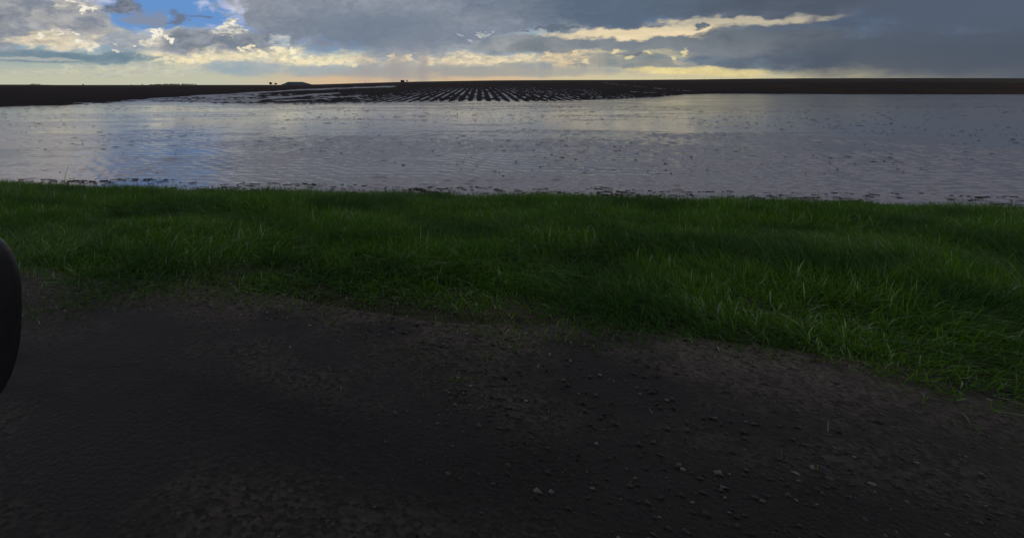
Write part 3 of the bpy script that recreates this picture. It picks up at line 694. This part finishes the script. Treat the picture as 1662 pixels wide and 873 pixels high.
# far power poles behind the crest on the right
for i, px_ in enumerate((1096, 1143, 1170)):
    d = 1250.; x = (px_ - HX) / F * d; x0, y0, z0 = x, d, float(H(np.array([x]), np.array([d]))[0])
    p = empty('utility_pole', (x0, y0, z0), .3)
    tag(p, ('leftmost', 'middle', 'rightmost')[i] + ' of the three faint thin poles on the skyline at right', 'utility pole', 'thin poles on the skyline')
    top = EYE + (HY - (124.3, 125, 124.6)[i]) / F * d - z0
    bm = bmesh.new(); tube(bm, [(0, 0, -.3), (0, 0, top)], [.17, .11]); bm_obj('pole', bm, barkm, p)
    bm = bmesh.new(); box(bm, -1.2, 1.2, -.08, .08, top - .9, top - .72); bm_obj('crossarm', bm, barkm, p)

# ------------------------------------------------------------------ the car the picture is taken from
paint = Mt('dark_paint'); paint.b.inputs['Base Color'].default_value = (.006, .006, .009, 1); paint.b.inputs['Roughness'].default_value = .3; paint.b.inputs['Coat Weight'].default_value = .6; paint.b.inputs['Coat Roughness'].default_value = .1
tc = paint.n('ShaderNodeTexCoord'); pn = paint.noise(tc.outputs['Object'], 60, 4); paint.l(paint.step(pn, .3, .7, .25, .45), paint.b.inputs['Roughness']); paint = paint.m
trim = simple('black_trim', (.009, .009, .013), .32, .45, scale=60); rub = simple('tyre_rubber', (.015, .015, .015), .85, .2); alloy = simple('alloy', (.35, .35, .36), .35, .5, .9)
seatm = simple('seat_cloth', (.03, .03, .035), .9, .1); glass = Mt('window_glass'); glass.b.inputs['Transmission Weight'].default_value = 1; glass.b.inputs['Roughness'].default_value = 0; glass.b.inputs['IOR'].default_value = 1.02; glass = glass.m
mg = Mt('mirror_glass'); mg.b.inputs['Metallic'].default_value = 1; mg.b.inputs['Base Color'].default_value = (.75, .78, .8, 1); mg.b.inputs['Roughness'].default_value = .02; mg = mg.m
car = empty('parked_car', (0, 0, 0), math.pi - R(16.7))     # local +x forward, local -y towards the water
tag(car, 'dark car on the gravel road seen only by its rounded wing mirror at lower left', 'car')
SD = -.27                                                    # local y of the door skin
def prism(bm, prof, y0, y1):
    a_ = [bm.verts.new((p[0], y0, p[1])) for p in prof]; b_ = [bm.verts.new((p[0], y1, p[1])) for p in prof]
    bm.faces.new(a_); bm.faces.new(b_[::-1])
    for i in range(len(prof)): bm.faces.new((a_[i], b_[i], b_[(i + 1) % len(prof)], a_[(i + 1) % len(prof)]))
def arch(cx, r=.4, n=9): return [(cx - r * math.cos(math.pi * i / n), .32 + r * math.sin(math.pi * i / n)) for i in range(n + 1)]
side = [(-2.5, .34)] + arch(-1.55) + arch(1.5) + [(2.3, .34), (2.32, .8), (2.2, .98), (1.1, 1.06), (.9, 1.07), (-2.35, 1.1), (-2.52, .95)]
bm = bmesh.new()
for y0, y1 in ((SD, SD + .1), (SD + 1.8, SD + 1.9)): prism(bm, side, y0, y1)
prism(bm, [(.95, 1.0), (.95, 1.05), (2.18, .965), (2.18, .9)], SD + .1, SD + 1.8)
box(bm, 2.18, 2.3, SD + .1, SD + 1.8, .34, .93); box(bm, -2.5, -2.38, SD + .1, SD + 1.8, .34, 1.06)
box(bm, -2.38, 2.18, SD + .1, SD + 1.8, .3, .38)
bm_obj('body', bm, paint, car)
bm = bmesh.new(); prism(bm, [(-2.15, 1.72), (-1.9, 1.78), (-.2, 1.79), (.25, 1.75), (.25, 1.70), (-2.1, 1.68)], SD + .1, SD + 1.8); bm_obj('roof', bm, paint, car)
for y in (SD + .06, SD + 1.78):
    for (xa, za, xb, zb, w) in ((.95, 1.06, .22, 1.73, .06), (-.62, 1.07, -.66, 1.73, .09), (-1.6, 1.07, -1.65, 1.73, .07), (-2.35, 1.08, -2.1, 1.72, .1)):
        bm = bmesh.new(); prism(bm, [(xa - w / 2, za), (xa + w / 2, za), (xb + w / 2, zb), (xb - w / 2, zb)], y, y + .06); bm_obj('pillar', bm, paint, car)
bm = bmesh.new(); prism(bm, [(.965, 1.06), (.98, 1.06), (.26, 1.73), (.245, 1.73)], SD + .12, SD + 1.78); bm_obj('windscreen', bm, glass, car)
bm = bmesh.new(); prism(bm, [(.5, .7), (.95, .75), (.95, 1.03), (.6, 1.05), (.45, .95)], SD + .12, SD + 1.78); bm_obj('dashboard', bm, trim, car)
for y in (SD + .25, SD + 1.1):
    bm = bmesh.new(); prism(bm, [(-.1, .5), (-.6, .45), (-.75, .5), (-.95, 1.1), (-.82, 1.12), (-.6, .66), (-.1, .64)], y, y + .5)
    bmesh.ops.bevel(bm, geom=bm.edges[:], offset=.025, segments=2, affect='EDGES'); bm_obj('seat', bm, seatm, car)
for cx in (-1.55, 1.5):
    for y, s in ((SD + .02, -1), (SD + 1.68, 1)):
        bm = bmesh.new(); bmesh.ops.create_cone(bm, cap_ends=True, segments=40, radius1=.35, radius2=.35, depth=.22, matrix=Matrix.Translation((cx, y + .1, .35)) @ Matrix.Rotation(R(90), 4, 'X'))
        bmesh.ops.bevel(bm, geom=[e for e in bm.edges if e.calc_face_angle(0) > 1], offset=.03, segments=3, affect='EDGES')
        wl = bm_obj('wheel', bm, rub, car)
        bm = bmesh.new(); bmesh.ops.create_cone(bm, cap_ends=True, segments=32, radius1=.21, radius2=.19, depth=.02, matrix=Matrix.Translation((cx, y + .1 + s * .115, .35)) @ Matrix.Rotation(R(90), 4, 'X')); bm_obj('rim', bm, alloy, wl)
# wing mirror: rounded housing on a short arm, glass facing back
MX, MY, MZ = .66, -.413, 1.163
bm = bmesh.new(); nu, nv = 40, 24; grid = []
sg = lambda v, e: math.copysign(abs(v) ** e, v)
for j in range(1, nv):
    ph = -math.pi / 2 + math.pi * j / nv; row = []
    for i in range(nu):
        th = 2 * math.pi * i / nu; ex = .75
        xx_ = .075 * sg(math.cos(ph), ex) * sg(math.cos(th), 1.0); yy_ = .145 * sg(math.cos(ph), ex) * sg(math.sin(th), .8); zz_ = .13 * sg(math.sin(ph), ex)
        if xx_ < -.03: xx_ = -.03 + (xx_ + .03) * .15
        row.append(bm.verts.new((MX + xx_, MY + yy_, MZ + zz_)))
    grid.append(row)
for a_, b_ in zip(grid, grid[1:]):
    for i in range(nu): bm.faces.new((a_[i], a_[(i + 1) % nu], b_[(i + 1) % nu], b_[i]))
bm.faces.new(grid[0]); bm.faces.new(grid[-1])
mir = bm_obj('wing_mirror', bm, trim, car, True)
bm = bmesh.new(); vs = [bm.verts.new((MX - .040, MY + .022 + .088 * sg(math.sin(t), .7), MZ - .012 + .082 * sg(math.cos(t), .7))) for t in [2 * math.pi * i / 32 for i in range(32)]]; bm.faces.new(vs); bm_obj('mirror_glass', bm, mg, mir)
bm = bmesh.new(); tube(bm, [(MX + .01, MY + .08, MZ - .06), (MX + .02, SD + .02, MZ - .09)], [.035, .04]); bm_obj('mirror_arm', bm, trim, mir)

# ------------------------------------------------------------------ render settings
S.render.engine = 'CYCLES'; S.cycles.max_bounces = 6; S.cycles.transparent_max_bounces = 4
